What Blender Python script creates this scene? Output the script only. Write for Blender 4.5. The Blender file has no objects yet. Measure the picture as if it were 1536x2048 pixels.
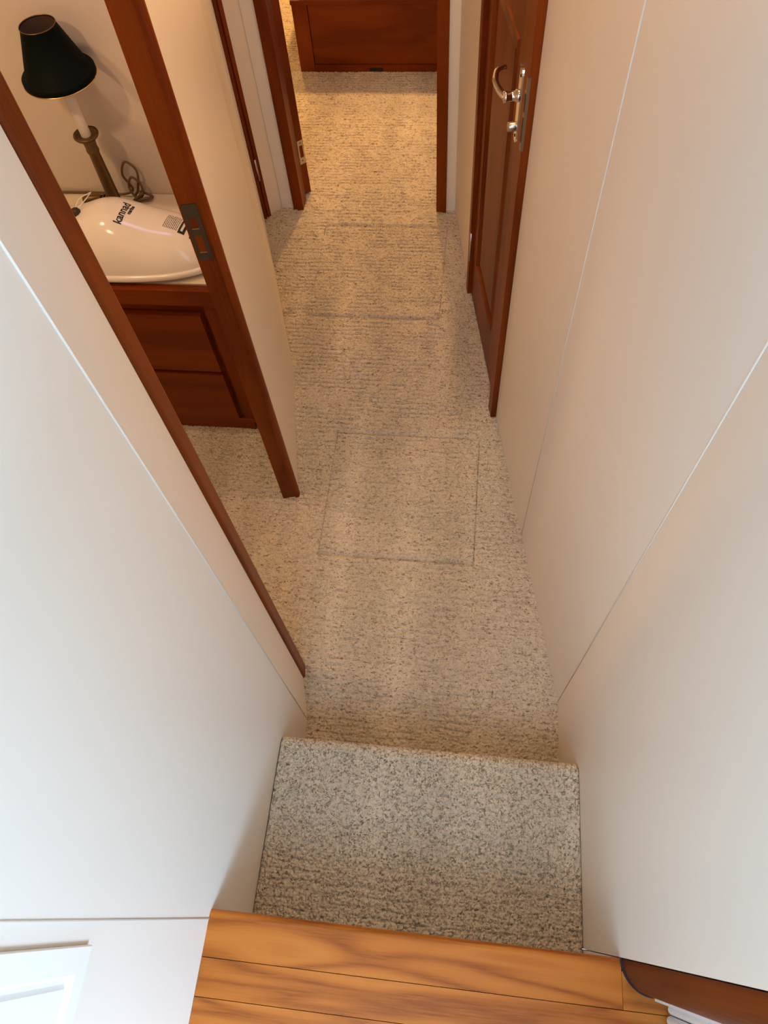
import bpy, bmesh, math, random
import numpy as np
from mathutils import Vector, Matrix
random.seed(7)
scene = bpy.context.scene
C = scene.collection

# ---------------------------------------------------------------- camera
cam_d = bpy.data.cameras.new('camera')
cam_d.sensor_fit = 'VERTICAL'; cam_d.sensor_height = 36.0
cam_d.lens = 1450.0 / 2048.0 * 36.0
cam_d.clip_start = 0.02
cam = bpy.data.objects.new('camera', cam_d); C.objects.link(cam)
RW = ((0.9929, 0.0616, -0.1015), (0.1030, -0.8726, 0.4774), (-0.0591, -0.4845, -0.8728))
cam.matrix_world = Matrix(((RW[0][0], -RW[0][1], -RW[0][2], 0.0),
                           (RW[1][0], -RW[1][1], -RW[1][2], 0.0),
                           (RW[2][0], -RW[2][1], -RW[2][2], 2.0), (0, 0, 0, 1)))
scene.camera = cam

# ---------------------------------------------------------------- world, light, exposure
scene.view_settings.view_transform = 'Standard'
scene.view_settings.look = 'None'
scene.view_settings.gamma = 1.0
scene.view_settings.use_curve_mapping = False
scene.view_settings.exposure = 0.4
w = bpy.data.worlds.new('daylight'); scene.world = w; w.use_nodes = True
bg = w.node_tree.nodes['Background']
bg.inputs[0].default_value = (0.62, 0.80, 1.0, 1); bg.inputs[1].default_value = 1.0

def area(name, loc, target, sx, sy, power, col):
    d = bpy.data.lights.new(name, 'AREA'); d.shape = 'RECTANGLE'; d.size = sx; d.size_y = sy
    d.energy = power; d.color = col
    o = bpy.data.objects.new(name, d); C.objects.link(o); o.location = loc
    o.rotation_euler = (Vector(target) - Vector(loc)).to_track_quat('-Z', 'Y').to_euler()
    return o
WARM = (1.0, 0.60, 0.30)
def ceiling_lamp(name, loc, power, col=WARM, r=0.035, angle=150):
    d = bpy.data.lights.new(name, 'SPOT'); d.energy = power; d.color = col
    d.shadow_soft_size = r; d.spot_size = math.radians(angle); d.spot_blend = 0.6
    o = bpy.data.objects.new(name, d); C.objects.link(o); o.location = loc
    return o
# daylight entering through the saloon windows behind the steps, plus an added overhead fill
area('window_light', (0.30, -2.45, 2.25), (0.1, 0.2, 0.6), 1.9, 0.75, 8, (0.52, 0.77, 1.0))
area('side_window_light', (1.90, -1.25, 2.15), (-0.37, 0.1, 0.8), 1.5, 0.8, 104, (0.47, 0.71, 1.0))
area('overhead_fill_light', (-0.15, -0.95, 2.66), (-0.10, -0.60, 0.0), 0.7, 0.7, 14, (0.43, 0.69, 1.0))  # fill added to brighten tread and right wall; the ceiling has no opening
# lamps of the hallway and the cabins, then an added violet fill
ceiling_lamp('hall_lamp', (0.085, 1.15, 1.97), 9.5, (1.0, 0.56, 0.24), angle=155)
ceiling_lamp('hall_lamp', (-0.05, 1.88, 1.97), 12, (1.0, 0.56, 0.25), angle=150)
ceiling_lamp('cabin_lamp', (-1.36, 1.28, 1.98), 14, (1.0, 0.62, 0.32))
ceiling_lamp('cabin_lamp', (-1.08, 0.72, 1.98), 13, (1.0, 0.60, 0.30))
ceiling_lamp('far_cabin_lamp', (-0.42, 4.20, 1.95), 105, (1.0, 0.53, 0.17), 0.05)
ceiling_lamp('far_cabin_lamp', (-1.25, 4.75, 1.95), 60, (1.0, 0.53, 0.17), 0.05)
area('violet_fill_light', (-0.78, 1.62, 1.45), (-0.98, 1.60, 0.8), 0.12, 0.12, 0.16, (0.55, 0.46, 1.0)).data.specular_factor = 0.25  # added violet fill tinting candle sleeve and beacon

# ---------------------------------------------------------------- materials
def newmat(name):
    m = bpy.data.materials.new(name); m.use_nodes = True
    nt = m.node_tree
    return m, nt, nt.nodes['Principled BSDF']
def N(nt, t, **kw):
    n = nt.nodes.new(t)
    for k, v in kw.items():
        if k in n.inputs: n.inputs[k].default_value = v
        else: setattr(n, k, v)
    return n
def plain(name, col, rough=0.5, metal=0.0, coat=0.0, bump=0.0, bscale=80, spec=None):
    m, nt, p = newmat(name)
    p.inputs['Base Color'].default_value = (*col, 1); p.inputs['Roughness'].default_value = rough
    p.inputs['Metallic'].default_value = metal; p.inputs['Coat Weight'].default_value = coat
    p.inputs['Coat Roughness'].default_value = 0.15
    if spec is not None: p.inputs['Specular IOR Level'].default_value = spec
    tc = N(nt, 'ShaderNodeTexCoord')
    nz = N(nt, 'ShaderNodeTexNoise', Scale=bscale, Detail=3.0)
    nt.links.new(tc.outputs['Object'], nz.inputs['Vector'])
    mr = N(nt, 'ShaderNodeMapRange'); mr.inputs['To Min'].default_value = max(rough - 0.05, 0.02); mr.inputs['To Max'].default_value = rough + 0.05
    nt.links.new(nz.outputs['Fac'], mr.inputs['Value']); nt.links.new(mr.outputs[0], p.inputs['Roughness'])
    if bump:
        b = N(nt, 'ShaderNodeBump', Strength=bump, Distance=0.002)
        nt.links.new(nz.outputs['Fac'], b.inputs['Height']); nt.links.new(b.outputs[0], p.inputs['Normal'])
    return m
def wood(name, stops, axis='Z', rings=9.0, stretch=9.0, rough=0.4, coat=0.1, fine=0.35, spec=0.3):
    """grain runs along axis; stops = colour ramp from line to ground"""
    m, nt, p = newmat(name); L = nt.links.new
    tc = N(nt, 'ShaderNodeTexCoord'); mp = N(nt, 'ShaderNodeMapping')
    oi = N(nt, 'ShaderNodeObjectInfo')
    add = N(nt, 'ShaderNodeVectorMath', operation='ADD')
    sc = N(nt, 'ShaderNodeVectorMath', operation='SCALE'); sc.inputs['Scale'].default_value = 37.0
    cmb = N(nt, 'ShaderNodeCombineXYZ')
    for i in range(3): L(oi.outputs['Random'], cmb.inputs[i])
    L(cmb.outputs[0], sc.inputs[0]); L(tc.outputs['Object'], mp.inputs[0])
    v = [stretch] * 3; v['XYZ'.index(axis)] = 1.6; mp.inputs['Scale'].default_value = v
    L(mp.outputs[0], add.inputs[0]); L(sc.outputs[0], add.inputs[1])
    n1 = N(nt, 'ShaderNodeTexNoise', Scale=1.3, Detail=1.5, Roughness=0.4, Distortion=0.25); L(add.outputs[0], n1.inputs['Vector'])
    mul = N(nt, 'ShaderNodeMath', operation='MULTIPLY'); mul.inputs[1].default_value = rings * 6.283; L(n1.outputs['Fac'], mul.inputs[0])
    sn = N(nt, 'ShaderNodeMath', operation='SINE'); L(mul.outputs[0], sn.inputs[0])
    mr = N(nt, 'ShaderNodeMapRange'); mr.inputs['From Min'].default_value = -1.0; L(sn.outputs[0], mr.inputs['Value'])
    mp2 = N(nt, 'ShaderNodeMapping'); v2 = [30.0] * 3; v2['XYZ'.index(axis)] = 1.1; mp2.inputs['Scale'].default_value = v2
    n2 = N(nt, 'ShaderNodeTexNoise', Scale=14.0, Detail=4.0, Roughness=0.65)
    L(tc.outputs['Object'], mp2.inputs[0]); L(mp2.outputs[0], n2.inputs['Vector'])
    mix = N(nt, 'ShaderNodeMix'); mix.data_type = 'FLOAT'; mix.inputs[0].default_value = fine
    L(mr.outputs[0], mix.inputs[2]); L(n2.outputs['Fac'], mix.inputs[3])
    cr = N(nt, 'ShaderNodeValToRGB'); cr.color_ramp.interpolation = 'EASE'; e = cr.color_ramp.elements
    while len(e) < len(stops): e.new(0.5)
    for q, (pos, col) in zip(e, stops): q.position = pos; q.color = (*col, 1)
    L(mix.outputs[0], cr.inputs[0]); L(cr.outputs[0], p.inputs['Base Color'])
    p.inputs['Roughness'].default_value = rough; p.inputs['Coat Weight'].default_value = coat; p.inputs['Coat Roughness'].default_value = 0.2
    p.inputs['Specular IOR Level'].default_value = spec
    b = N(nt, 'ShaderNodeBump', Strength=0.06, Distance=0.001)
    L(n2.outputs['Fac'], b.inputs['Height']); L(b.outputs[0], p.inputs['Normal'])
    return m
TEAK = [(0.15, (0.108, 0.0158, 0.0006)), (0.55, (0.176, 0.0310, 0.0011)), (0.9, (0.230, 0.0455, 0.0018))]
OAKS = [(0.12, (0.24, 0.058, 0.006)), (0.30, (0.37, 0.100, 0.010)), (0.55, (0.45, 0.130, 0.015)), (0.85, (0.50, 0.155, 0.020))]
def carpet_mat(name, fx, fy, cut):
    """beige wool with darker flecks set by noise"""
    m, nt, p = newmat(name); L = nt.links.new
    at = N(nt, 'ShaderNodeAttribute', attribute_name='tone')
    tc = N(nt, 'ShaderNodeTexCoord')
    n1 = N(nt, 'ShaderNodeTexNoise', Scale=420.0, Detail=2.0); L(tc.outputs['Object'], n1.inputs['Vector'])
    mix = N(nt, 'ShaderNodeMix'); mix.data_type = 'FLOAT'; mix.inputs[0].default_value = 0.35
    L(at.outputs['Fac'], mix.inputs[2]); L(n1.outputs['Fac'], mix.inputs[3])
    cr = N(nt, 'ShaderNodeValToRGB'); e = cr.color_ramp.elements
    e[0].position = 0.0; e[0].color = (0.37, 0.313, 0.23, 1); e[1].position = 1.0; e[1].color = (0.84, 0.74, 0.58, 1)
    L(mix.outputs[0], cr.inputs[0])
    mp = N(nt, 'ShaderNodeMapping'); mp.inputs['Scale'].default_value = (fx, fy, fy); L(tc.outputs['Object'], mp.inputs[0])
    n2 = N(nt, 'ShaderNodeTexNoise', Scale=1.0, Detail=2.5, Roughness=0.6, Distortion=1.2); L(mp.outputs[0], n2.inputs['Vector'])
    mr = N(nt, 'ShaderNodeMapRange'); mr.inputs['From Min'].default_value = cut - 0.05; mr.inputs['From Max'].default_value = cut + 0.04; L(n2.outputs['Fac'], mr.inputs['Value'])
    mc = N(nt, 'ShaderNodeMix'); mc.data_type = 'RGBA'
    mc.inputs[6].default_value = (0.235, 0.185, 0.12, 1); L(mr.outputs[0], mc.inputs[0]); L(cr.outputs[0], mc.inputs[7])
    L(mc.outputs[2], p.inputs['Base Color'])
    p.inputs['Roughness'].default_value = 0.95; p.inputs['Specular IOR Level'].default_value = 0.1
    p.inputs['Sheen Weight'].default_value = 0.15
    b = N(nt, 'ShaderNodeBump', Strength=0.5, Distance=0.0015)
    L(n1.outputs['Fac'], b.inputs['Height']); L(b.outputs[0], p.inputs['Normal'])
    return m
M = dict(
    wall=plain('cream_wall', (0.83, 0.77, 0.675), 0.38, bump=0.03, bscale=14),
    caulk=plain('white_caulk', (0.86, 0.82, 0.73), 0.35),
    white=plain('white_paint', (0.84, 0.82, 0.78), 0.35),
    teak=wood('teak_upright', TEAK, 'Z', 2.0, 9, fine=0.6, coat=0.03, spec=0.18),
    teakx=wood('teak_across', TEAK, 'X', 2.0, 9, fine=0.6, coat=0.03, spec=0.18),
    oak=wood('oak_plank', OAKS, 'X', 5.5, 11, 0.38, 0.06, 0.40, spec=0.22),
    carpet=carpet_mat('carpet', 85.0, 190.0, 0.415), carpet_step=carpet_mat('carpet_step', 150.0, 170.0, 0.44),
    cabin=plain('cabin_vinyl', (0.66, 0.58, 0.50), 0.5, bump=0.03, bscale=14),
    counter=plain('cream_laminate', (0.74, 0.66, 0.52), 0.35),
    ceil=plain('ceiling_white', (0.85, 0.83, 0.78), 0.6),
    chrome=plain('chrome', (0.75, 0.72, 0.68), 0.12, 1.0),
    steel=plain('brushed_steel', (0.55, 0.50, 0.44), 0.3, 1.0),
    darksteel=plain('dark_bronze_plate', (0.10, 0.085, 0.065), 0.35, 0.8),
    agedsteel=plain('aged_steel', (0.27, 0.235, 0.20), 0.3, 1.0),
    black=plain('black', (0.006, 0.006, 0.006), 0.6),
    brass=plain('antique_brass', (0.16, 0.105, 0.045), 0.35, 0.9),
    gold=plain('gold_trim', (0.75, 0.5, 0.2), 0.25, 1.0),
    shade=plain('black_green_card', (0.0030, 0.0055, 0.0045), 0.6, bump=0.02, spec=0.05),
    shadein=plain('shade_lining', (0.09, 0.05, 0.04), 0.6),
    sleeve=plain('ivory_sleeve', (0.75, 0.70, 0.68), 0.4),
    shell=plain('white_plastic', (0.86, 0.80, 0.72), 0.16, coat=0.4),
    cord=plain('brown_cord', (0.13, 0.075, 0.03), 0.45),
    rubber=plain('dark_rubber', (0.035, 0.02, 0.012), 0.5),
    ink=plain('black_ink', (0.012, 0.012, 0.02), 0.5),
    matt=plain('mattress_white', (0.82, 0.78, 0.70), 0.8, bump=0.1),
)

# ---------------------------------------------------------------- helpers
def link_mesh(name, me, mat=None, parent=None, smooth=False):
    if mat is not None: me.materials.append(M[mat] if isinstance(mat, str) else mat)
    o = bpy.data.objects.new(name, me); C.objects.link(o)
    if parent is not None: o.parent = parent
    if smooth:
        for pl in me.polygons: pl.use_smooth = True
    return o
def obj(name, bm, mat=None, parent=None, smooth=False, bevel=0.0, seg=2):
    if bevel > 0:
        es = [e for e in bm.edges if e.is_manifold and e.calc_face_angle(0) > 0.6]
        bmesh.ops.bevel(bm, geom=es, offset=bevel, segments=seg, profile=0.5, affect='EDGES', clamp_overlap=True)
    bmesh.ops.recalc_face_normals(bm, faces=bm.faces[:])
    me = bpy.data.meshes.new(name); bm.to_mesh(me); bm.free()
    return link_mesh(name, me, mat, parent, smooth)
def empty(name, loc=(0, 0, 0), rz=0.0):
    o = bpy.data.objects.new(name, None); C.objects.link(o); o.location = loc; o.rotation_euler = (0, 0, rz)
    o.empty_display_size = 0.05
    return o
def tag(o, label=None, cat=None, group=None, kind=None):
    if label: o['label'] = label
    if cat: o['category'] = cat
    if group: o['group'] = group
    if kind: o['kind'] = kind
    return o
def add_box(bm, x0, x1, y0, y1, z0, z1):
    v = [bm.verts.new((x, y, z)) for z in (z0, z1) for y in (y0, y1) for x in (x0, x1)]
    for f in ((0, 2, 3, 1), (4, 5, 7, 6), (0, 1, 5, 4), (2, 6, 7, 3), (0, 4, 6, 2), (1, 3, 7, 5)):
        bm.faces.new([v[i] for i in f])
    return bm
def box(*a): return add_box(bmesh.new(), *a)
def add_prism(bm, pts, z0, z1):
    lo = [bm.verts.new((p[0], p[1], z0)) for p in pts]; hi = [bm.verts.new((p[0], p[1], z1)) for p in pts]
    n = len(pts)
    bm.faces.new(lo[::-1]); bm.faces.new(hi)
    for i in range(n): bm.faces.new((lo[i], lo[(i + 1) % n], hi[(i + 1) % n], hi[i]))
    return bm
def prism(pts, z0, z1): return add_prism(bmesh.new(), pts, z0, z1)
def slab(p0, p1, z0, z1, t0, t1):
    """upright slab along p0->p1; t measured to the side given by its sign (positive = right of the direction)"""
    d = Vector((p1[0] - p0[0], p1[1] - p0[1])).normalized(); n = Vector((d.y, -d.x))
    a = Vector(p0[:2]); b = Vector(p1[:2])
    return prism([a + n * t0, b + n * t0, b + n * t1, a + n * t1], z0, z1)
def lathe(prof, seg=32, bm=None, origin=(0, 0, 0), axis='Z', cap=False):
    bm = bm or bmesh.new(); rings = []
    for r, h in prof:
        ring = []
        for i in range(seg):
            a = 2 * math.pi * i / seg; c, s = r * math.cos(a), r * math.sin(a)
            q = {'Z': (c, s, h), 'X': (h, c, s), 'Y': (c, h, s)}[axis]
            ring.append(bm.verts.new((origin[0] + q[0], origin[1] + q[1], origin[2] + q[2])))
        rings.append(ring)
    for a, b in zip(rings, rings[1:]):
        for i in range(seg): bm.faces.new((a[i], a[(i + 1) % seg], b[(i + 1) % seg], b[i]))
    if cap:
        bm.faces.new(rings[0][::-1]); bm.faces.new(rings[-1])
    return bm
def tube(pts, r, seg=8, bm=None, flat=1.0):
    bm = bm or bmesh.new(); pts = [Vector(p) for p in pts]; rings = []
    up = Vector((0, 0, 1)); prev = None
    for i, p in enumerate(pts):
        t = (pts[min(i + 1, len(pts) - 1)] - pts[max(i - 1, 0)]).normalized()
        if prev is None:
            n = t.cross(up)
            if n.length < 1e-3: n = t.cross(Vector((1, 0, 0)))
            n.normalize()
        else: n = (prev - t * prev.dot(t)).normalized()
        prev = n; b = t.cross(n)
        rr = r[i] if isinstance(r, (list, tuple)) else r
        rings.append([bm.verts.new(p + n * rr * math.cos(2 * math.pi * k / seg) + b * rr * flat * math.sin(2 * math.pi * k / seg)) for k in range(seg)])
    for a, b in zip(rings, rings[1:]):
        for k in range(seg): bm.faces.new((a[k], a[(k + 1) % seg], b[(k + 1) % seg], b[k]))
    bm.faces.new(rings[0][::-1]); bm.faces.new(rings[-1])
    return bm
def spline(pts, n=8):
    P = [Vector(p) for p in pts]; P = [P[0] * 2 - P[1]] + P + [P[-1] * 2 - P[-2]]; out = []
    for i in range(1, len(P) - 2):
        for k in range(n):
            t = k / n; a, b, c, d = P[i - 1], P[i], P[i + 1], P[i + 2]
            out.append(0.5 * ((2 * b) + (c - a) * t + (2 * a - 5 * b + 4 * c - d) * t * t + (3 * b - a - 3 * c + d) * t ** 3))
    out.append(P[-2]); return out

# ---------------------------------------------------------------- plan of the place (metres)
XL, XR = -0.372, 0.300            # walls beside the steps
OAK, TREAD = 0.63, 0.30           # heights above the hall carpet
RB, RD0, RD1, RE = (0.300, 0.538), (0.106, 1.481), (-0.010, 2.075), (-0.088, 2.500)
LB, LJ = (-0.374, 0.430), (-0.404, 0.545)
LP, LM, LE = (-0.514, 1.128), (-0.615, 1.650), (-0.866, 2.428)
BULK = 2.500
def lerp(a, b, t): return (a[0] + (b[0] - a[0]) * t, a[1] + (b[1] - a[1]) * t)
def at_y(a, b, y): return lerp(a, b, (y - a[1]) / (b[1] - a[1]))

# ---------------------------------------------------------------- carpet relief
def h2(i, j, s):
    v = np.sin(i * 127.1 + j * 311.7 + s * 74.7) * 43758.5453
    return v - np.floor(v)
def vnoise(x, y, s):
    i, j = np.floor(x), np.floor(y); fx, fy = x - i, y - j
    fx = fx * fx * (3 - 2 * fx); fy = fy * fy * (3 - 2 * fy)
    a, b, c, d = h2(i, j, s), h2(i + 1, j, s), h2(i, j + 1, s), h2(i + 1, j + 1, s)
    return (a * (1 - fx) + b * fx) * (1 - fy) + (c * (1 - fx) + d * fx) * fy
def tufts(x, y, cell):
    u, v = x / cell, y / cell
    u = u + 0.9 * (vnoise(x * 60, y * 60, 3) - 0.5); v = v + 0.9 * (vnoise(x * 60, y * 60, 4) - 0.5)
    i0, j0 = np.floor(u), np.floor(v); best = np.full(x.shape, 9.0); tone = np.zeros(x.shape)
    for di in (-1, 0, 1):
        for dj in (-1, 0, 1):
            i, j = i0 + di, j0 + dj
            d = (u - i - 0.15 - 0.7 * h2(i, j, 1)) ** 2 + (v - j - 0.15 - 0.7 * h2(i, j, 2)) ** 2
            m = d < best; best = np.where(m, d, best); tone = np.where(m, h2(i, j, 5), tone)
    return np.sqrt(best), tone
def pile(x, y, rows=1.0, cell=0.0064, depth=1.0):
    f1, tone = tufts(x, y, cell)
    h = 0.0085 * np.clip(1.0 - (f1 / 0.80) ** 2, 0, 1) ** 0.8
    wob = y + 0.0035 * (vnoise(x * 18, y * 25, 7) - 0.5) * 2
    r = np.abs(((wob / 0.0190) % 1.0) - 0.5) * 2
    row = np.floor(wob / 0.0190)
    gate = np.clip((vnoise(x * 26 + row * 17.3, row * 3.7, 8) - 0.42) * 6, 0, 1)
    h = h - rows * 0.0125 * gate * np.clip((r - 0.62) / 0.38, 0, 1)
    h = h + 0.0016 * (vnoise(x * 9, y * 5, 11) - 0.5)
    streak = vnoise(x * 16 + 0.6 * vnoise(x * 3, y * 3, 21), y * 1.6, 12) * 0.6 + vnoise(x * 7, y * 2.2, 14) * 0.4
    tone = 0.30 * tone + 0.62 * streak + 0.03
    return h * depth, tone
def grid_mesh(name, X, Y, Z, tone, keep=None):
    ny, nx = X.shape
    idx = np.arange(nx * ny).reshape(ny, nx)
    q = np.stack([idx[:-1, :-1], idx[:-1, 1:], idx[1:, 1:], idx[1:, :-1]], -1).reshape(-1, 4)
    if keep is not None:
        k = keep.reshape(-1); q = q[k]
    used = np.unique(q); remap = np.full(nx * ny, -1); remap[used] = np.arange(len(used)); q = remap[q]
    co = np.stack([X.ravel(), Y.ravel(), Z.ravel()], -1)[used].astype(np.float32)
    me = bpy.data.meshes.new(name)
    me.vertices.add(len(co)); me.vertices.foreach_set('co', co.ravel())
    me.loops.add(q.size); me.loops.foreach_set('vertex_index', q.ravel().astype(np.int32))
    me.polygons.add(len(q)); me.polygons.foreach_set('loop_start', np.arange(0, q.size, 4, dtype=np.int32))
    me.polygons.foreach_set('use_smooth', np.ones(len(q), dtype=bool))
    a = me.attributes.new('tone', 'FLOAT', 'POINT'); a.data.foreach_set('value', tone.ravel()[used].astype(np.float32))
    me.update(); me.validate()
    return me

# ---------------------------------------------------------------- the setting: floors
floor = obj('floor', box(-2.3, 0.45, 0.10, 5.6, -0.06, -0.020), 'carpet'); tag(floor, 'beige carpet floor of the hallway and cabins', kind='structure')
hatches = [(-0.420, 0.056, 0.934, 1.390), (-0.606, -0.112, 1.912, 2.404)]
def edge_drop(x, y):
    d = np.full(x.shape, 0.0)
    for (a, b, c, e) in hatches:
        sx = np.maximum(a - x, x - b); sy = np.maximum(c - y, y - e)
        fx = np.clip(1 - np.abs(sx) / 0.005, 0, 1) * (sy < 0.004) * (0.05 + 0.5 * vnoise(x * 5, y * 22, 31))
        fy = np.clip(1 - np.abs(sy) / 0.0095, 0, 1) * (sx < 0.004) * (0.65 + 0.75 * vnoise(x * 14, y * 5, 32))
        d = np.maximum(d, np.maximum(fx, fy))
    return d
def carpet_tile(name, x0, x1, y0, y1, res, parent, hatch=False):
    nx, ny = int((x1 - x0) / res) + 1, int((y1 - y0) / res) + 1
    X, Y = np.meshgrid(np.linspace(x0, x1, nx), np.linspace(y0, y1, ny))
    far = np.clip((Y - 0.9) / 0.6, 0.55, 1.0)
    Z, T = pile(X, Y, rows=far)
    d = edge_drop(X, Y)
    Z = Z - 0.011 * d
    cx = (X[:-1, :-1] + X[1:, 1:]) / 2; cy = (Y[:-1, :-1] + Y[1:, 1:]) / 2
    if hatch: keep = None
    else:
        xr = np.where(cy < 0.538, XR, np.where(cy < BULK, XR + (cy - 0.538) * -0.1978, 0.4)) + 0.02
        xl = np.where(cy < 0.55, LJ[0], np.where(cy < 1.42, -1.3, np.where(cy < BULK, LM[0] + (cy - 1.65) * -0.325, -1.3))) - 0.03
        keep = (cx < xr) & (cx > xl)
        for (a, b, c, e) in hatches: keep &= ~((cx > a + 0.0005) & (cx < b - 0.0005) & (cy > c + 0.0005) & (cy < e - 0.0005))
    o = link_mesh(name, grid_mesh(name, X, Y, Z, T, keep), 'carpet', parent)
    return o
hall = carpet_tile('carpet_pile', -1.10, 0.33, 0.20, 2.35, 0.0024, floor); hall['kind'] = 'stuff'
farc = carpet_tile('carpet_pile', -1.30, 0.33, 2.35, 5.0, 0.0038, floor); farc['kind'] = 'stuff'
for h in hatches:
    carpet_tile('floor_hatch', h[0] + 0.001, h[1] - 0.001, h[2] + 0.001, h[3] - 0.001, 0.0024, floor, True)

# carpeted step
step = empty('stair_step', (-0.036, 0.15, 0)); tag(step, 'beige carpeted stair step below the oak floor', 'step')
def profile(n):
    pts = []; r = 0.02
    y0, y1 = -0.047, 0.322
    L1 = y1 - r - y0; L2 = math.pi / 2 * r; L3 = TREAD - r
    s = np.linspace(0, L1 + L2 + L3, n); out = []
    for t in s:
        if t < L1: out.append((y0 + t, TREAD, 0, 1))
        elif t < L1 + L2:
            a = (t - L1) / r; out.append((y1 - r + r * math.sin(a), TREAD - r + r * math.cos(a), math.sin(a), math.cos(a)))
        else: out.append((y1, TREAD - r - (t - L1 - L2), 1, 0))
    return s, np.array(out)
s, pr = profile(390)
nx = 395
xs = np.linspace(XL + 0.001, XR - 0.001, nx)
XX, SS = np.meshgrid(xs, s)
Hh, Tt = pile(XX + 5.0, SS + 9.0, rows=np.clip(0.55 - SS * 2.2, 0.0, 0.5), cell=0.0060, depth=1.1)
Hh = Hh - 0.004 * np.clip(1 - np.minimum(XX - XL, XR - XX) / 0.006, 0, 1)
PY = pr[:, 0][:, None] + pr[:, 2][:, None] * (Hh - 0.003); PZ = pr[:, 1][:, None] + pr[:, 3][:, None] * (Hh - 0.003)
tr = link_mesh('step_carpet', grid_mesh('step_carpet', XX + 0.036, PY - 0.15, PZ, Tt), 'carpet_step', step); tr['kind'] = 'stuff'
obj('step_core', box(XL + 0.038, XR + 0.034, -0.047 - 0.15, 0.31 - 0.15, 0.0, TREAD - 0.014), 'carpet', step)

# oak floor of the saloon
up = obj('floor_upper', box(-2.26, 2.26, -3.16, -0.062, OAK - 0.05, OAK - 0.0145), 'black'); tag(up, 'golden oak plank floor above the steps', kind='structure')
obj('riser', box(XL, XR, -0.060, -0.048, TREAD - 0.02, OAK - 0.016), 'wall', up, bevel=0.001)
def plank(x0, x1, y0, y1, nose=False):
    bm = bmesh.new()
    if nose:
        prof = [(y0, OAK - 0.014), (y0, OAK)]
        r = 0.009
        for k in range(7):
            a = math.pi / 2 * k / 6; prof.append((y1 - r + r * math.sin(a), OAK - r + r * math.cos(a)))
        prof += [(y1, OAK - 0.026), (y1 - 0.017, OAK - 0.026), (y1 - 0.017, OAK - 0.014)]
        A = [bm.verts.new((x0, *p)) for p in prof]; B = [bm.verts.new((x1, *p)) for p in prof]; n = len(prof)
        bm.faces.new(A); bm.faces.new(B[::-1])
        for i in range(n): bm.faces.new((A[i], B[i], B[(i + 1) % n], A[(i + 1) % n]))
        return obj('plank', bm, 'oak', up)
    add_box(bm, x0, x1, y0, y1, OAK - 0.014, OAK)
    return obj('plank', bm, 'oak', up, bevel=0.0008, seg=1)
plank(XL, XR, -0.0985, -0.030, True)
plank(XR + 0.0006, 0.62, -0.0985, -0.0478)
y = -0.0995; k = 0
while y > -1.6:
    cuts = [XL + 0.0005] + sorted([[0.75], [-0.02, 1.1], [0.50], [0.2, 1.3], [0.9]][k % 5]) + [1.98]
    if k < 2: cuts = [XL + 0.0005, 0.85, 1.98]
    for a, b in zip(cuts, cuts[1:]): plank(a, b - 0.0007, y - 0.0535, y)
    y -= 0.0545; k += 1

# ---------------------------------------------------------------- the setting: walls of the hallway
wall_right = empty('wall_right'); tag(wall_right, 'cream panelled wall on the door side of the hallway', kind='structure')
wall_left = empty('wall_left'); tag(wall_left, 'cream panelled wall on the cabin side of the hallway', kind='structure')
TOP = 2.65
def panel(p0, p1, parent, side, z0=-0.01, z1=TOP, mat='wall', gap=0.0012, thick=0.028, bev=0.0018, name='wall_panel'):
    d = Vector((p1[0] - p0[0], p1[1] - p0[1])).normalized() * gap
    a = (p0[0] + d.x, p0[1] + d.y); b = (p1[0] - d.x, p1[1] - d.y)
    return obj(name, slab(a, b, z0, z1, 0, side * thick), mat, parent, bevel=bev)
def seam(p, parent, nx_, ny_, z0, z1=TOP, r=0.0015):
    bm = lathe([(r, z0), (r, z1)], 8, origin=(p[0] + nx_ * 0.0002, p[1] + ny_ * 0.0002, 0), cap=True)
    return obj('seam_bead', bm, 'caulk', parent, True)
# right side (outside is to the right of the direction of travel: side +1)
V6 = at_y(RB, RD0, 1.040)
panel((XR, -0.030), RB, wall_right, 1, z0=0.0)
panel(RB, V6, wall_right, 1)
panel(V6, RD0, wall_right, 1)
panel(RD0, RD1, wall_right, 1, z0=1.86)
panel(RD1, RE, wall_right, 1)
obj('wall_panel', box(XR, XR + 0.03, -0.10, -0.0305, TREAD - 0.05, OAK - 0.0275), 'wall', wall_right)
obj('wall_panel', box(XL - 0.03, XL, -0.10, -0.0455, TREAD - 0.05, OAK - 0.0275), 'wall', wall_left)
obj('subfloor', box(XR + 0.004, 1.0, -0.0615, 0.02, OAK - 0.026, OAK - 0.0145), 'black', up)
seam(RB, wall_right, -1, 0, 0.0); seam(V6, wall_right, -1, 0, 0.0)
# left side
panel((XL, -0.044), LB, wall_left, -1, z0=0.0)
panel((XL, -1.7), (XL, -0.044), wall_left, -1, z0=OAK - 0.02)
panel(LB, LJ, wall_left, -1)
seam(LB, wall_left, 1, 0, 0.0); seam((XL, -0.044), wall_left, 1, 0, OAK)
_d = Vector((LM[0] - LP[0], LM[1] - LP[1])).normalized() * 0.024
LP2 = (LP[0] + _d.x, LP[1] + _d.y)
panel(LP2, LM, wall_left, -1, gap=0.0)
panel(LM, LE, wall_left, -1, gap=0.0)
panel(LJ, LP, wall_left, -1, z0=1.86)
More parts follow.
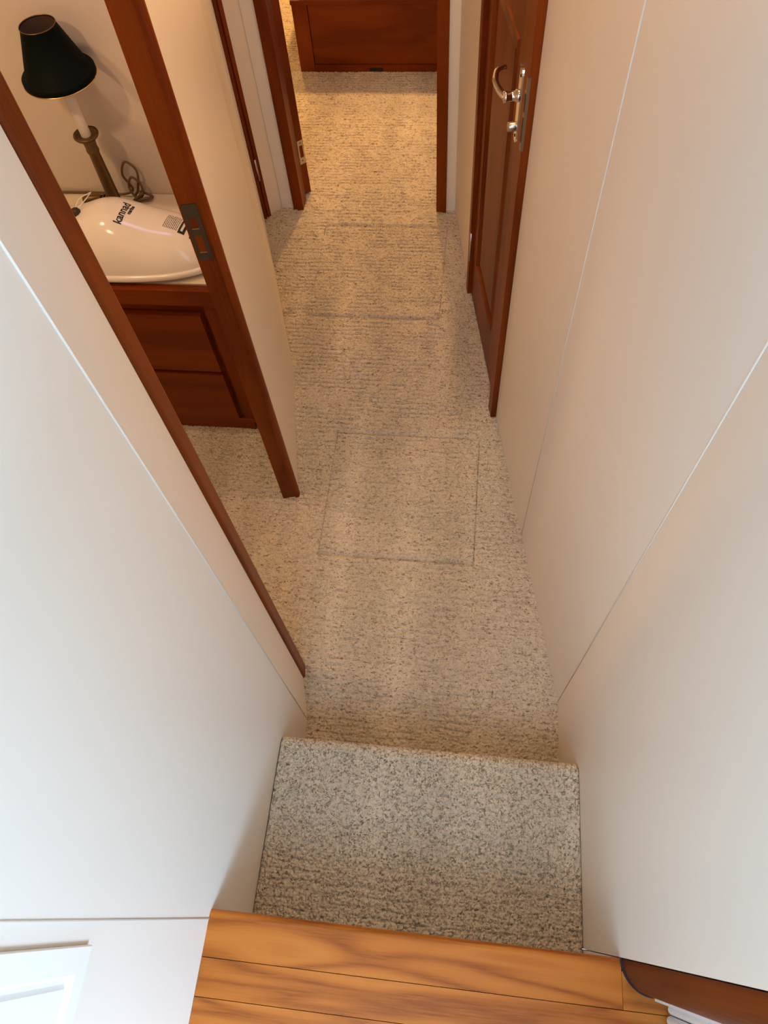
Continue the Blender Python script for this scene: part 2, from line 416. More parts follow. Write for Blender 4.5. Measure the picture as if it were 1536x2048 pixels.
# backing so that no light slips through the joints
obj('wall_backing', slab((XR, -0.028), RB, 0, TOP, 0.030, 0.045), 'wall', wall_right)
obj('wall_backing', slab(RB, RD0, 0, TOP, 0.030, 0.045), 'wall', wall_right)
obj('wall_backing', slab(RD0, RE, 0, TOP, 0.10, 0.115), 'wall', wall_right)
obj('wall_backing', slab((XL, -1.7), LB, 0, TOP, -0.030, -0.045), 'wall', wall_left)
obj('wall_backing', slab(LB, LJ, 0, TOP, -0.030, -0.045), 'wall', wall_left)
obj('wall_backing', slab(LP2, LM, 0, TOP, -0.030, -0.046), 'wall', wall_left)
obj('wall_backing', slab(LM, LE, 0, TOP, -0.030, -0.046), 'wall', wall_left)

# cabin doorway: trim on the near jamb, post with strike plate on the far jamb
def arc_profile(p0, p1, t0, t1, side, r):
    """plan outline of a casing with one rounded front edge pair"""
    d = Vector((p1[0] - p0[0], p1[1] - p0[1])); L = d.length; d.normalize(); n = Vector((d.y, -d.x)) * side
    a = Vector(p0[:2]); pts = []
    def q(u, t): v = a + d * u + n * t; return (v.x, v.y)
    for k in range(5):
        an = math.pi / 2 * k / 4; pts.append(q(r - r * math.cos(an), t0 + r - r * math.sin(an)))
    for k in range(5):
        an = math.pi / 2 * k / 4; pts.append(q(L - r + r * math.sin(an), t0 + r - r * math.cos(an)))
    pts += [q(L, t1), q(0, t1)]
    return pts
t1 = empty('trim_1'); tag(t1, 'teak door casing between the cream wall and the cabin doorway', kind='structure')
dL = Vector((LP[0] - LJ[0], LP[1] - LJ[1])).normalized()
j0 = Vector(LJ); j1 = j0 + dL * 0.042
obj('casing', prism(arc_profile(j0, j1, -0.006, 0.050, -1, 0.008), -0.005, 1.90), 'teak', t1)
t2 = empty('trim_2'); tag(t2, 'teak doorway post with a dark strike plate', kind='structure')
p0 = Vector(LP) - dL * 0.010; p1 = Vector(LP) + dL * 0.006
# reveal board facing the opening plus a rounded nosing towards the hall
nL = Vector((dL.y, -dL.x))      # towards the hall
a = Vector(LP)
def PQ(u, t): v = a + dL * u + nL * t; return (v.x, v.y)
obj('reveal', prism([PQ(0.0, -0.008), PQ(0.022, -0.008), PQ(0.022, -0.048), PQ(0.0, -0.048)], -0.005, 1.90), 'teak', t2, bevel=0.002)
pts = []
for k in range(9):
    an = math.pi * k / 8; pts.append(PQ(0.010 - 0.013 * math.cos(an), 0.0 + 0.007 * math.sin(an)))
pts += [PQ(0.023, -0.0075), PQ(-0.003, -0.0075)]
obj('nosing', prism(pts, -0.005, 1.90), 'teak', t2)
# strike plate on the reveal
sp = empty('strike_plate', (*PQ(-0.0006, -0.029), 1.043), math.atan2(-nL.y, -nL.x) )
sp.parent = t2
def plate_with_holes(w, h, holes, t, name, mat, parent):
    """plate in local x (width) / z (height), facing local +y, holes = (x0,x1,z0,z1)"""
    xsv = sorted({-w / 2, w / 2, *[v for q in holes for v in q[:2]]}); zsv = sorted({-h / 2, h / 2, *[v for q in holes for v in q[2:]]})
    bm = bmesh.new()
    for x0, x1 in zip(xsv, xsv[1:]):
        for z0, z1 in zip(zsv, zsv[1:]):
            cx, cz = (x0 + x1) / 2, (z0 + z1) / 2
            if any(q[0] < cx < q[1] and q[2] < cz < q[3] for q in holes): continue
            add_box(bm, x0, x1, -t / 2, t / 2, z0, z1)
    bmesh.ops.remove_doubles(bm, verts=bm.verts[:], dist=1e-5)
    return obj(name, bm, mat, parent)
plate_with_holes(0.030, 0.132, [(-0.006, 0.008, 0.012, 0.036), (-0.006, 0.008, -0.045, -0.006)], 0.0024, 'plate', 'darksteel', sp)
for (z0, z1) in ((0.012, 0.036), (-0.045, -0.006)):
    obj('bolt_pocket', box(-0.006, 0.008, -0.0002, 0.0010, z0, z1), 'teak', sp)
    obj('lip', box(-0.006, 0.008, -0.006, 0.002, z0 - 0.002, z0), 'steel', sp)
for z in (0.052, 0.004, -0.056):
    obj('screw', lathe([(0.0001, -0.0026), (0.0032, -0.0022), (0.0036, -0.001), (0.0036, 0.0015)], 12, origin=(0.002, 0, z), axis='Y'), 'steel', sp, True)

# trim strip with hinge at the second doorway and the cream return beside the bulkhead
t3 = empty('trim_3'); tag(t3, 'narrow teak door edge with a small hinge before the far doorway', kind='structure')
LE2 = (-0.847, 2.456)
dE = Vector((LE2[0] - LE[0], LE2[1] - LE[1])).normalized(); nE = Vector((dE.y, -dE.x))
e0 = Vector(LE); e1 = Vector(LE2); mid = (e0 + e1) / 2
def seg_box(a_, b_, t0, t1_, z0, z1, name, mat, parent, bevel=0.0): return obj(name, slab(a_, b_, z0, z1, t0, t1_), mat, parent, bevel=bevel)
seg_box(e0 + dE * 0.0005, mid - dE * 0.002, 0.002, -0.04, -0.005, 1.90, 'door_edge', 'teak', t3, 0.002)
seg_box(mid + dE * 0.001, e1, 0.006, -0.04, -0.005, 1.90, 'casing', 'teak', t3, 0.002)
seg_box(mid - dE * 0.003, mid + dE * 0.002, -0.006, -0.042, -0.005, 1.90, 'gap', 'black', t3)
hg = mid + nE * 0.004
obj('hinge_pin', lathe([(0.0045, 0.178), (0.0045, 0.268)], 10, origin=(hg.x, hg.y, 0), cap=True), 'steel', t3, True)
wall_return = obj('wall_return', slab(LE2, (-0.804, 2.508), -0.01, TOP, 0, -0.03), 'wall'); tag(wall_return, 'narrow cream wall return beside the far doorway', kind='structure')

# far bulkhead with its doorway
wall_far = empty('wall_far'); tag(wall_far, 'cream bulkhead around the far cabin doorway', kind='structure')
obj('wall_panel', box(-0.803, -0.7535, BULK + 0.002, BULK + 0.05, -0.01, TOP), 'wall', wall_far, bevel=0.002)
obj('wall_panel', box(-0.1235, -0.070, BULK + 0.002, BULK + 0.05, -0.01, TOP), 'wall', wall_far, bevel=0.002)
obj('wall_panel', box(-0.7530, -0.124, BULK + 0.002, BULK + 0.05, 1.90, TOP), 'wall', wall_far, bevel=0.002)
obj('wall_panel', box(-2.3, -0.86, BULK + 0.02, BULK + 0.05, -0.01, TOP), 'wall', wall_far, bevel=0.002)
obj('wall_panel', box(-0.065, 1.2, BULK + 0.02, BULK + 0.05, -0.01, TOP), 'wall', wall_far, bevel=0.002)
t4 = empty('trim_4'); tag(t4, 'teak door frame of the far cabin doorway', kind='structure')
obj('casing', box(-0.753, -0.712, BULK - 0.008, BULK + 0.058, -0.005, 1.895), 'teak', t4, bevel=0.004)
obj('casing', box(-0.163, -0.124, BULK - 0.008, BULK + 0.058, -0.005, 1.895), 'teak', t4, bevel=0.004)
obj('head_casing', box(-0.712, -0.163, BULK - 0.008, BULK + 0.058, 1.855, 1.895), 'teakx', t4, bevel=0.004)

# far door, folded open into the far cabin
d2 = empty('door_2', (-0.7075, 2.590, 0), math.radians(131)); tag(d2, 'teak door folded open beyond the far doorway, with a pale hinge plate', kind='structure')
obj('leaf', box(0.0, 0.50, -0.0145, 0.0145, 0.012, 1.84), 'teak', d2, bevel=0.002)
hp = empty('hinge_leaf', (-0.0012, 0, 0.198), math.radians(-90)); hp.parent = d2
plate_with_holes(0.026, 0.100, [(-0.007, 0.008, -0.022, 0.028)], 0.0022, 'plate', 'steel', hp)
for z in (0.039, -0.036):
    obj('screw', lathe([(0.0001, -0.0018), (0.003, -0.0014), (0.003, 0.001)], 10, origin=(0, 0, z), axis='Y'), 'darksteel', hp, True)

# ---------------------------------------------------------------- door in the right wall
dv = Vector((RD1[0] - RD0[0], RD1[1] - RD0[1])); dw = dv.length
d1 = empty('door_1', (RD0[0], RD0[1], 0), math.atan2(dv.y, dv.x))      # local x along the wall (away), local +y towards the hall
tag(d1, 'closed raised-panel teak door with a chrome lever handle', kind='structure')
def dbox(name, x0, x1, y0, y1, z0, z1, mat, bevel=0.0, parent=None): return obj(name, box(x0, x1, y0, y1, z0, z1), mat, parent or d1, bevel=bevel)
dbox('casing', 0.001, 0.045, -0.030, 0.018, 0.0, 1.86, 'teak', 0.004)
dbox('casing', dw - 0.030, dw - 0.001, -0.030, 0.012, 0.0, 1.86, 'teak', 0.004)
dbox('head_casing', 0.047, dw - 0.030, -0.030, 0.006, 1.82, 1.86, 'teak', 0.004)
dbox('threshold_shadow_gap', 0.047, dw - 0.030, -0.035, -0.022, -0.006, 0.014, 'black')
X0, X1 = 0.050, dw - 0.033; YB, YF = -0.034, -0.002
SW = 0.145
dbox('stile', X0, X0 + SW, YB, YF, 0.014, 1.815, 'teak', 0.0015)
dbox('stile', X1 - 0.07, X1, YB, YF, 0.014, 1.815, 'teak', 0.0015)
for z0, z1 in ((0.014, 0.205), (1.110, 1.225), (1.70, 1.815)):
    dbox('rail', X0 + SW, X1 - 0.07, YB, YF, z0, z1, 'teak', 0.0015)
for z0, z1 in ((0.205, 1.110), (1.225, 1.70)):
    px0, px1 = X0 + SW, X1 - 0.07
    bm = bmesh.new()          # fielded panel: deep groove, sloped margin, raised field
    rings = []
    for ins, yy in ((0.0, YF - 0.001), (0.006, YF + 0.004), (0.012, YF - 0.009), (0.016, YF - 0.011), (0.042, YF - 0.003), (0.045, YF - 0.0015)):
        rings.append([bm.verts.new(v) for v in ((px0 + ins, yy, z0 + ins), (px1 - ins, yy, z0 + ins), (px1 - ins, yy, z1 - ins), (px0 + ins, yy, z1 - ins))])
    for A, B in zip(rings, rings[1:]):
        for i in range(4): bm.faces.new((A[i], A[(i + 1) % 4], B[(i + 1) % 4], B[i]))
    bm.faces.new(rings[-1])
    obj('raised_panel', bm, 'teak', d1)
# handle on the near stile
HX, HZ = 0.134, 1.022
hd = empty('door_handle', (HX, YF, HZ)); hd.parent = d1; tag(hd, 'chrome lever handle on a long back plate')
bm = bmesh.new()
out = []
for k in range(9):
    an = math.pi * k / 8; out.append((0.0145 * math.cos(an), 0.050 + 0.0145 * math.sin(an)))
for k in range(9):
    an = math.pi + math.pi * k / 8; out.append((0.0145 * math.cos(an), -0.096 + 0.0145 * math.sin(an)))
lo = [bm.verts.new((p[0], 0.0, p[1])) for p in out]; hi = [bm.verts.new((p[0] * 0.86, 0.005, p[1])) for p in out]
bm.faces.new(lo); bm.faces.new(hi[::-1])
for i in range(len(out)): bm.faces.new((lo[i], lo[(i + 1) % len(out)], hi[(i + 1) % len(out)], hi[i]))
obj('back_plate', bm, 'chrome', hd)
obj('collar', lathe([(0.0135, 0.004), (0.0135, 0.012), (0.0105, 0.014), (0.0105, 0.030), (0.012, 0.032), (0.012, 0.040), (0.004, 0.042)], 24, axis='Y'), 'chrome', hd, True)
lev = spline([(0.0, 0.034, 0.0), (0.020, 0.043, 0.001), (0.052, 0.049, 0.006), (0.082, 0.042, 0.010), (0.094, 0.030, 0.011), (0.097, 0.018, 0.011)], 6)
n = len(lev)
obj('lever', tube(lev, [0.0105 - 0.004 * min(1, i / (n * 0.5)) for i in range(n)], 12, flat=0.62), 'chrome', hd, True)
obj('thumb_turn', lathe([(0.0105, 0.004), (0.0105, 0.022), (0.009, 0.024), (0.0001, 0.0245)], 20, origin=(0, 0, -0.072), axis='Y'), 'steel', hd, True)
for z in (0.044, -0.094): obj('screw', lathe([(0.0035, 0.004), (0.0035, 0.0062), (0.0001, 0.0068)], 10, origin=(0, 0, z), axis='Y'), 'darksteel', hd, True)
# latch faceplate between leaf and casing
lf = empty('latch_plate', (0.0045, 0.0180, 1.058)); lf.parent = d1
obj('plate', box(-0.004, 0.006, -0.004, 0.0025, -0.080, 0.080), 'agedsteel', lf, bevel=0.001)
obj('slot', box(-0.002, 0.004, 0.0020, 0.0030, 0.008, 0.045), 'black', lf)
obj('slot', box(-0.002, 0.004, 0.0020, 0.0030, -0.060, -0.005), 'black', lf)
obj('hinge_pin', lathe([(0.005, 0.160), (0.005, 0.280)], 10, origin=(dw - 0.026, 0.009, 0), cap=True), 'steel', d1, True)

# ---------------------------------------------------------------- corner post and ribbed panel beside the oak floor
t5 = obj('trim_5', None or prism([(XR + 0.0005, -0.0305)] + [(XR + 0.0465 - 0.046 * math.cos(math.pi / 2 * k / 12), -0.0305 - 0.046 * math.sin(math.pi / 2 * k / 12)) for k in range(1, 13)] + [(XR + 0.0465, -0.0305)], OAK + 0.001, TOP), 'teak', smooth=False)
tag(t5, 'rounded teak corner post beside the oak floor', kind='structure')
obj('foot_gap', prism([(XR + 0.001, -0.029)] + [(XR + 0.0465 - 0.0482 * math.cos(math.pi / 2 * k / 12), -0.0305 - 0.0482 * math.sin(math.pi / 2 * k / 12)) for k in range(0, 13)] + [(XR + 0.0465, -0.029)], OAK + 0.0002, OAK + 0.003), 'black', t5)
for pl in t5.data.polygons: pl.use_smooth = abs(pl.normal.z) < 0.5 and len(pl.vertices) == 4
rp = empty('ribbed_panel', (0.352, -0.078, OAK)); tag(rp, 'white ribbed panel beside the rounded teak corner post', 'panel')
obj('edge_strip', box(-0.0040, 0.012, -0.0035, 0.0005, 0.004, 1.2), 'white', rp, bevel=0.001)
obj('backing', box(0.022, 0.10, -0.30, -0.004, 0.0, 1.2), 'black', rp)
for i in range(15):
    yy = -0.0115 - i * 0.0145
    bm = lathe([(0.0001, 0.012), (0.0060, 0.013), (0.0072, 0.016), (0.0072, 1.2)], 14, origin=(0.0185 - 0.003 * (i % 3), yy, 0), cap=False)
    obj('rib', bm, 'white', rp, True)

# ---------------------------------------------------------------- white cabinet door on the saloon side of the left wall
cd = empty('wall_cabinet', (XL, -0.42, 1.46)); tag(cd, 'white recessed-panel cabinet front above the oak floor', 'cabinet')
def ring_panel(steps, parent, name, mat):
    """steps: (inset, x) rings in the yz plane, outer size half widths hw, hh"""
    hw, hh = 0.353, 0.357
    bm = bmesh.new(); rings = []
    for ins, xx in steps:
        rings.append([bm.verts.new((xx, yy, zz)) for yy, zz in ((-hw + ins, -hh + ins), (hw - ins, -hh + ins), (hw - ins, hh - ins), (-hw + ins, hh - ins))])
    for A, B in zip(rings, rings[1:]):
        for i in range(4): bm.faces.new((A[i], A[(i + 1) % 4], B[(i + 1) % 4], B[i]))
    return bm, rings
bm, rings = ring_panel([(0.0, 0.0005), (0.0, 0.006), (0.001, 0.007), (0.026, 0.007), (0.030, 0.0010)], cd, 'frame', 'white')
obj('frame', bm, 'white', cd)
bm, rings = ring_panel([(0.030, 0.0010), (0.034, 0.0010), (0.038, 0.0045), (0.060, 0.0050)], cd, 'panel', 'white')
bm.faces.new(rings[-1])
obj('centre_panel', bm, 'white', cd)

# ---------------------------------------------------------------- cabin on the left: shell, cabinet, worktop
CB = 1.745
wc = obj('wall_cabin', box(-2.2, -0.66, CB, CB + 0.04, -0.01, TOP), 'cabin'); tag(wc, 'cream cabin wall behind the table lamp', kind='structure')
wcl = obj('wall_cabin_side', box(-2.24, -2.2, 0.30, CB + 0.04, -0.01, TOP), 'wall'); tag(wcl, 'cream outer wall of the side cabin', kind='structure')
wcn = obj('wall_cabin_near', box(-2.2, -0.45, 0.30, 0.34, -0.01, TOP), 'wall'); tag(wcn, 'cream wall of the side cabin next to the steps', kind='structure')
cab = empty('cabinet', (-1.15, 1.40, 0)); tag(cab, 'dark teak drawer cabinet in the side cabin', 'cabinet')
CF = -0.016                                  # carcass front, local y (world 1.384)
obj('body', box(-0.65, 0.450, CF, 0.335, 0.062, 0.615), 'teakx', cab)
obj('plinth', box(-0.65, 0.450, CF - 0.002, 0.33, 0.002, 0.060), 'teakx', cab)
obj('base_moulding', box(-0.65, 0.534, CF - 0.012, CF, 0.060, 0.078), 'teakx', cab, bevel=0.004)
obj('stile', box(0.428, 0.534, CF - 0.008, CF, 0.079, 0.595), 'teak', cab, bevel=0.002)
for z0, z1 in ((0.325, 0.556), (0.092, 0.308)):
    for x0, x1 in ((-0.10, 0.415), (-0.640, -0.125)):
        obj('drawer', box(x0, x1, CF - 0.022, CF - 0.0005, z0, z1), 'teakx', cab, bevel=0.007, seg=3)
wt = empty('worktop', (-1.15, 1.40, 0.62)); tag(wt, 'cream worktop with a teak front rail on the drawer cabinet', 'worktop')
obj('surface', box(-0.85, 0.452, -0.010, 0.342, 0.0, 0.029), 'counter', wt, bevel=0.001)
obj('front_rail', box(-0.85, 0.530, -0.040, -0.0165, -0.022, 0.030), 'teakx', wt, bevel=0.008, seg=4)

# ---------------------------------------------------------------- table lamp
lamp = empty('table_lamp', (-1.010, 1.658, 0.650)); tag(lamp, 'brass candlestick table lamp with a black tapered shade', 'lamp')
obj('base', lathe([(0.0001, 0.001), (0.045, 0.001), (0.046, 0.006), (0.043, 0.010), (0.037, 0.016), (0.026, 0.022), (0.019, 0.030), (0.017, 0.036)], 36), 'brass', lamp, True)
obj('column', lathe([(0.0175, 0.034), (0.0185, 0.045), (0.0165, 0.055), (0.0168, 0.070), (0.0142, 0.196), (0.0165, 0.200), (0.0168, 0.206), (0.0152, 0.212), (0.0165, 0.226), (0.0185, 0.232), (0.016, 0.236)], 32), 'brass', lamp, True)
obj('drip_pan', lathe([(0.014, 0.236), (0.020, 0.238), (0.030, 0.242), (0.033, 0.247), (0.032, 0.251), (0.027, 0.249), (0.013, 0.246)], 36), 'brass', lamp, True)
obj('candle_sleeve', lathe([(0.0130, 0.245), (0.0130, 0.416), (0.010, 0.418), (0.0001, 0.418)], 28), 'sleeve', lamp, True)
sh = obj('shade', lathe([(0.0865, 0.394), (0.0880, 0.396), (0.0875, 0.406), (0.0840, 0.4095), (0.0770, 0.4105), (0.0415, 0.507), (0.0422, 0.509), (0.0415, 0.511)], 56), 'shade', lamp, True)
obj('lining', lathe([(0.0850, 0.3945), (0.0750, 0.411), (0.0395, 0.510)], 48), 'shadein', sh, True)
rim = [(0.0870 * math.cos(2 * math.pi * k / 64), 0.0870 * math.sin(2 * math.pi * k / 64), 0.3935) for k in range(65)]
obj('gold_rim', tube(rim, 0.0016, 6), 'gold', sh, True)
rim = [(0.0412 * math.cos(2 * math.pi * k / 48), 0.0412 * math.sin(2 * math.pi * k / 48), 0.5115) for k in range(49)]
obj('top_rim', tube(rim, 0.0012, 6), 'brass', sh, True)
obj('bulb_clip', tube(spline([(-0.040, 0, 0.488), (0, 0.004, 0.474), (0.040, 0, 0.488)], 8), 0.0015, 6), 'brass', sh, True)
for ch in lamp.children:
    if ch.name.startswith(('drip_pan', 'candle_sleeve', 'shade')): ch.location.z = -0.009
    if ch.name.startswith('column'): ch.scale.z = 0.962
cordp = spline([(-0.30, 0.085, 0.0045), (-0.22, 0.088, 0.006), (-0.15, 0.092, 0.004), (-0.07, 0.088, 0.007), (-0.01, 0.082, 0.008), (0.03, 0.075, 0.03), (0.015, 0.078, 0.075),
                (0.035, 0.082, 0.112), (0.060, 0.08, 0.085), (0.045, 0.075, 0.03), (0.03, 0.07, 0.01), (0.055, 0.068, 0.015), (0.062, 0.07, 0.05), (0.04, 0.074, 0.07), (0.024, 0.07, 0.04),
                (0.04, 0.062, 0.012), (0.075, 0.066, 0.008), (0.07, 0.05, 0.02), (0.03, 0.055, 0.006), (0.08, 0.075, 0.006), (0.05, 0.078, 0.02), (0.062, 0.06, 0.03), (0.035, 0.048, 0.015)], 10)
cordp = [p - Vector((0, 0.012, 0)) if p.z < 0.2 else p for p in cordp]
cd_ = obj('cord', tube(cordp, 0.0033, 8), 'cord', lamp, True)
pl_ = obj('inline_switch', tube(spline([(-0.10, 0.012, 0.030), (-0.085, 0.015, 0.032), (-0.065, 0.018, 0.033), (-0.040, 0.016, 0.034)], 5), 0.0115, 10), 'brass', cd_, True)
for i in range(5):
    obj('cord_grip', lathe([(0.008, -0.003), (0.014, -0.002), (0.014, 0.002), (0.008, 0.003)], 14, origin=(-0.044 + i * 0.0085, 0.006 + i * 0.004, 0.036), axis='X', cap=True), 'rubber', cd_)

# ---------------------------------------------------------------- emergency beacon case
BX, BY, BA, BB = -0.985, 1.490, 0.315, 0.112
BZ = 0.678
EXP = 2.5
def bheight(x):
    return 0.090 + 0.037 * math.exp(-((x + 0.945) / 0.085) ** 2) + 0.012 * math.exp(-((x + 0.75) / 0.08) ** 2)
def bz(x, y):
    rho = ((abs(x - BX) / BA) ** EXP + (abs(y - BY) / BB) ** EXP) ** (1 / EXP)
    return BZ + bheight(x) * max(0.0, 1 - min(rho, 1.0) ** 2.6) ** 0.62
beacon = empty('emergency_beacon', (BX, BY, 0.650)); tag(beacon, 'glossy white emergency beacon case lying on the worktop', 'beacon')
def sup(an, ra, rb):
    c, s_ = math.cos(an), math.sin(an)
    return (ra * math.copysign(abs(c) ** (2 / EXP), c), rb * math.copysign(abs(s_) ** (2 / EXP), s_))
bm = bmesh.new(); rings = []; NA = 96
rh = [1.0, 0.995, 0.985, 0.97, 0.95, 0.92, 0.88, 0.83, 0.77, 0.70, 0.62, 0.54, 0.45, 0.36, 0.27, 0.18, 0.09]
for rr in rh:
    ring = []
    for k in range(NA):
        px, py = sup(2 * math.pi * k / NA, BA * rr, BB * rr)
        ring.append(bm.verts.new((px, py, bz(BX + px, BY + py) - 0.650)))
    rings.append(ring)
for A, B in zip(rings, rings[1:]):
    for k in range(NA): bm.faces.new((A[k], A[(k + 1) % NA], B[(k + 1) % NA], B[k]))
bm.faces.new(rings[-1])
shell = obj('shell', bm, 'shell', beacon, True)
bm = bmesh.new(); rings = []
for rr, zz in ((0.975, 0.009), (1.0, 0.010), (1.020, 0.012), (1.026, 0.015), (1.026, 0.022), (1.022, 0.026), (1.012, 0.0285), (0.99, 0.0285)):
    rings.append([bm.verts.new((*sup(2 * math.pi * k / NA, BA + (rr - 1) * 0.3, BB + (rr - 1) * 0.3), zz)) for k in range(NA)])
for A, B in zip(rings, rings[1:]):
    for k in range(NA): bm.faces.new((A[k], A[(k + 1) % NA], B[(k + 1) % NA], B[k]))
bm.faces.new(rings[0][::-1])
obj('rim', bm, 'shell', beacon, True)
bm = bmesh.new()
bmesh.ops.create_cone(bm, segments=40, cap_ends=True, radius1=1.0, radius2=1.0, depth=0.009, matrix=Matrix.Translation((0, 0, 0.005)) @ Matrix.Diagonal((BA - 0.01, BB - 0.01, 1, 1)))
obj('gasket', bm, 'rubber', beacon)
def on_shell(x, y, off=0.0006): return (x - BX, y - BY, bz(x, y) - 0.650 + off)
def print_mesh(name, polys, org, dirv, parent=shell):
    """flat print wrapped on the shell; polys in local (u along dirv, v to its left)"""
    d = Vector(dirv).normalized(); l = Vector((-d.y, d.x)); bm = bmesh.new()
    for verts, faces in polys:
        vs = [bm.verts.new(on_shell(org[0] + d.x * u + l.x * v, org[1] + d.y * u + l.y * v)) for u, v in verts]
        for f in faces:
            try: bm.faces.new([vs[i] for i in f])
            except ValueError: pass
    bmesh.ops.recalc_face_normals(bm, faces=bm.faces[:])
    me = bpy.data.meshes.new(name); bm.to_mesh(me); bm.free()
    return link_mesh(name, me, 'ink', parent)
def text_poly(txt, size):
    cu = bpy.data.curves.new('lettering', 'FONT'); cu.body = txt; cu.size = size; cu.resolution_u = 3; cu.offset = 0.0006
    o = bpy.data.objects.new('lettering', cu); C.objects.link(o)
    dg = bpy.context.evaluated_depsgraph_get(); me = bpy.data.meshes.new_from_object(o.evaluated_get(dg))
    r = ([(v.co.x, v.co.y) for v in me.vertices], [tuple(p.vertices) for p in me.polygons])
    bpy.data.objects.remove(o); bpy.data.meshes.remove(me)
    return r
PR = dict(k=(-0.896, 1.446), kd=(0.10, 1.0), ks=0.027, m=(-0.882, 1.484), ms=0.012, l=(-0.770, 1.470), ld=(0.12, 1.0))
print_mesh('lettering', [text_poly('kannad', PR['ks'])], PR['k'], PR['kd'])
print_mesh('lettering', [text_poly('marine', PR['ms'])], PR['m'], PR['kd'])
def quad(u0, u1, v0, v1):
    n = max(1, int((u1 - u0) / 0.004)); vs = []; fs = []
    for i in range(n + 1): u = u0 + (u1 - u0) * i / n; vs += [(u, v0), (u, v1)]
    for i in range(n): fs.append((2 * i, 2 * i + 2, 2 * i + 3, 2 * i + 1))
    return (vs, fs)
fine = []
for i in range(9):
    v = 0.030 - i * 0.0042; u = 0.0
    random.seed(i)
    while u < 0.046:
        l_ = random.uniform(0.004, 0.010); fine.append(quad(u, min(u + l_, 0.048), v, v + 0.0013)); u += l_ + 0.0015
print_mesh('label_print', fine + [quad(-0.004, 0.052, -0.024, -0.018), quad(-0.004, 0.052, -0.012, -0.0075), quad(0.046, 0.052, -0.018, -0.012), quad(-0.004, 0.004, -0.018, -0.012), quad(-0.006, 0.050, -0.048, -0.036)], PR['l'], PR['ld'])
# black lanyard knob with its white ties
kx, ky = -1.030, 1.490
kz = bz(kx, ky) - 0.650
kb = obj('lanyard_knob', lathe([(0.0001, 0.016), (0.006, 0.0155), (0.011, 0.012), (0.013, 0.006), (0.012, -0.004)], 9, origin=(kx - BX, ky - BY, kz)), 'rubber', beacon)
for s_ in (0.0, 0.018):
    obj('lanyard', tube(spline([(kx - BX + s_ * 0.4, ky - BY + 0.006, kz + 0.012), (kx - BX + 0.008 + s_, ky - BY + 0.03, kz + 0.022), (kx - BX + 0.028, ky - BY + 0.062, kz + 0.018)], 6), 0.0012, 6), 'white', kb, True)

# ---------------------------------------------------------------- far cabin: bed base and mattress
bed = empty('bed', (-0.25, 4.2, 0)); tag(bed, 'dark teak bed base on the carpet of the far cabin', 'bed')
Y0 = 3.472 - 4.2
obj('base_box', box(-0.627, 0.75, Y0 + 0.012, 1.2, 0.003, 0.300), 'teakx', bed)
obj('corner_stile', box(-0.629, -0.560, Y0, Y0 + 0.0115, 0.002, 0.300), 'teak', bed, bevel=0.002)
obj('front_panel', box(-0.556, 0.75, Y0 + 0.004, Y0 + 0.0115, 0.040, 0.296), 'teakx', bed)
obj('kick_rail', box(-0.558, 0.75, Y0 - 0.003, Y0 + 0.0115, 0.002, 0.038), 'teakx', bed, bevel=0.002)
obj('top_rail', box(-0.632, 0.755, Y0 - 0.006, Y0 + 0.03, 0.301, 0.318), 'teakx', bed, bevel=0.005)
obj('vent_slot', box(-0.295, -0.232, Y0 - 0.0045, Y0 - 0.003, 0.012, 0.026), 'black', bed)
mt = empty('mattress', (-0.25, 4.2, 0.3005)); tag(mt, 'white mattress lying on the teak bed base', 'mattress')
obj('cover', box(-0.60, 0.74, Y0 + 0.035, 1.18, 0.0005, 0.16), 'matt', mt, bevel=0.03, seg=3)
obj('piping', tube([(-0.585, Y0 + 0.037, 0.13), (0.725, Y0 + 0.037, 0.13)], 0.004, 8), 'matt', mt, True)
wf = obj('wall_far_cabin', box(-2.3, 1.2, 5.45, 5.5, -0.01, TOP), 'wall'); tag(wf, 'cream end wall of the far cabin', kind='structure')
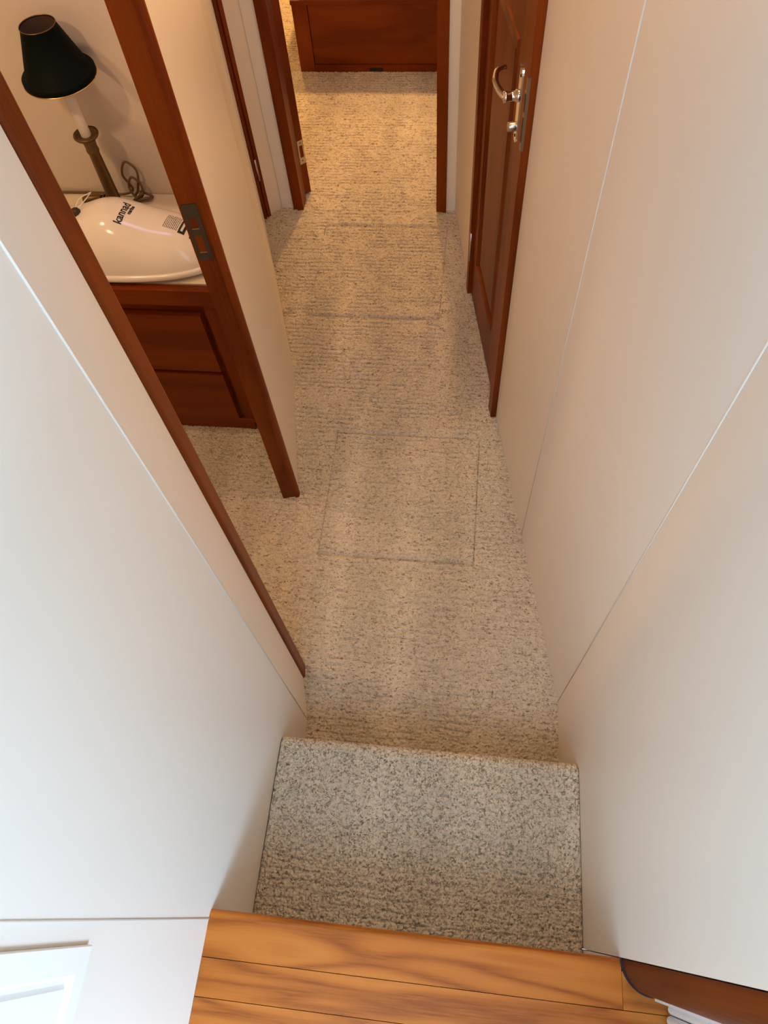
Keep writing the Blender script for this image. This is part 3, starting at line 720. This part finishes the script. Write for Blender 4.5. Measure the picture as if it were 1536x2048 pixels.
wfl = obj('wall_far_side', box(-2.34, -2.3, 1.8, 5.5, -0.01, TOP), 'wall'); tag(wfl, 'cream outer wall of the far cabin', kind='structure')
wfr = obj('wall_far_inner', box(1.2, 1.24, 2.5, 5.5, -0.01, TOP), 'wall'); tag(wfr, 'cream inner wall of the far cabin', kind='structure')

# ---------------------------------------------------------------- ceilings and saloon shell (out of the frame)
cl = obj('ceiling', box(-2.34, 0.75, 0.44, 5.5, 2.02, 2.06), 'ceil'); tag(cl, 'cream ceiling over hallway and cabins', kind='structure')
cs = obj('ceiling_saloon', box(-2.3, 2.3, -3.2, 0.46, 2.70, 2.74), 'ceil'); tag(cs, 'white ceiling over the saloon', kind='structure')
wsu = obj('wall_header', box(-2.3, 2.3, 0.42, 0.46, 2.07, 2.70), 'wall'); tag(wsu, 'cream header wall above the hallway opening', kind='structure')
wsl = obj('wall_saloon_side', box(-2.3, -2.26, -3.2, 0.44, OAK, 2.70), 'wall'); tag(wsl, 'white outer wall of the saloon', kind='structure')
def window_wall(name, label, boxes):
    o = obj(name, box(*boxes[0]), 'wall'); tag(o, label, kind='structure')
    for b_ in boxes[1:]: obj('wall_section', box(*b_), 'wall', o)
    return o
window_wall('wall_saloon_back', 'saloon wall with the wide rear window', [(-2.3, 2.3, -3.2, -3.16, OAK - 0.02, 1.70), (-2.3, 2.3, -3.2, -3.16, 2.62, 2.70), (-2.3, -0.60, -3.2, -3.16, 1.70, 2.62), (1.70, 2.3, -3.2, -3.16, 1.70, 2.62)])
window_wall('wall_saloon_window', 'saloon wall with the side window', [(2.26, 2.3, -3.16, 0.02, OAK - 0.02, 1.70), (2.26, 2.3, -3.16, 0.02, 2.60, 2.70), (2.26, 2.3, -3.16, -2.10, 1.70, 2.60), (2.26, 2.3, -0.45, 0.02, 1.70, 2.60)])
wsr = obj('wall_saloon_front', box(0.36, 2.3, 0.02, 0.06, OAK - 0.02, 2.70), 'wall'); tag(wsr, 'cream saloon bulkhead behind the corner post', kind='structure')
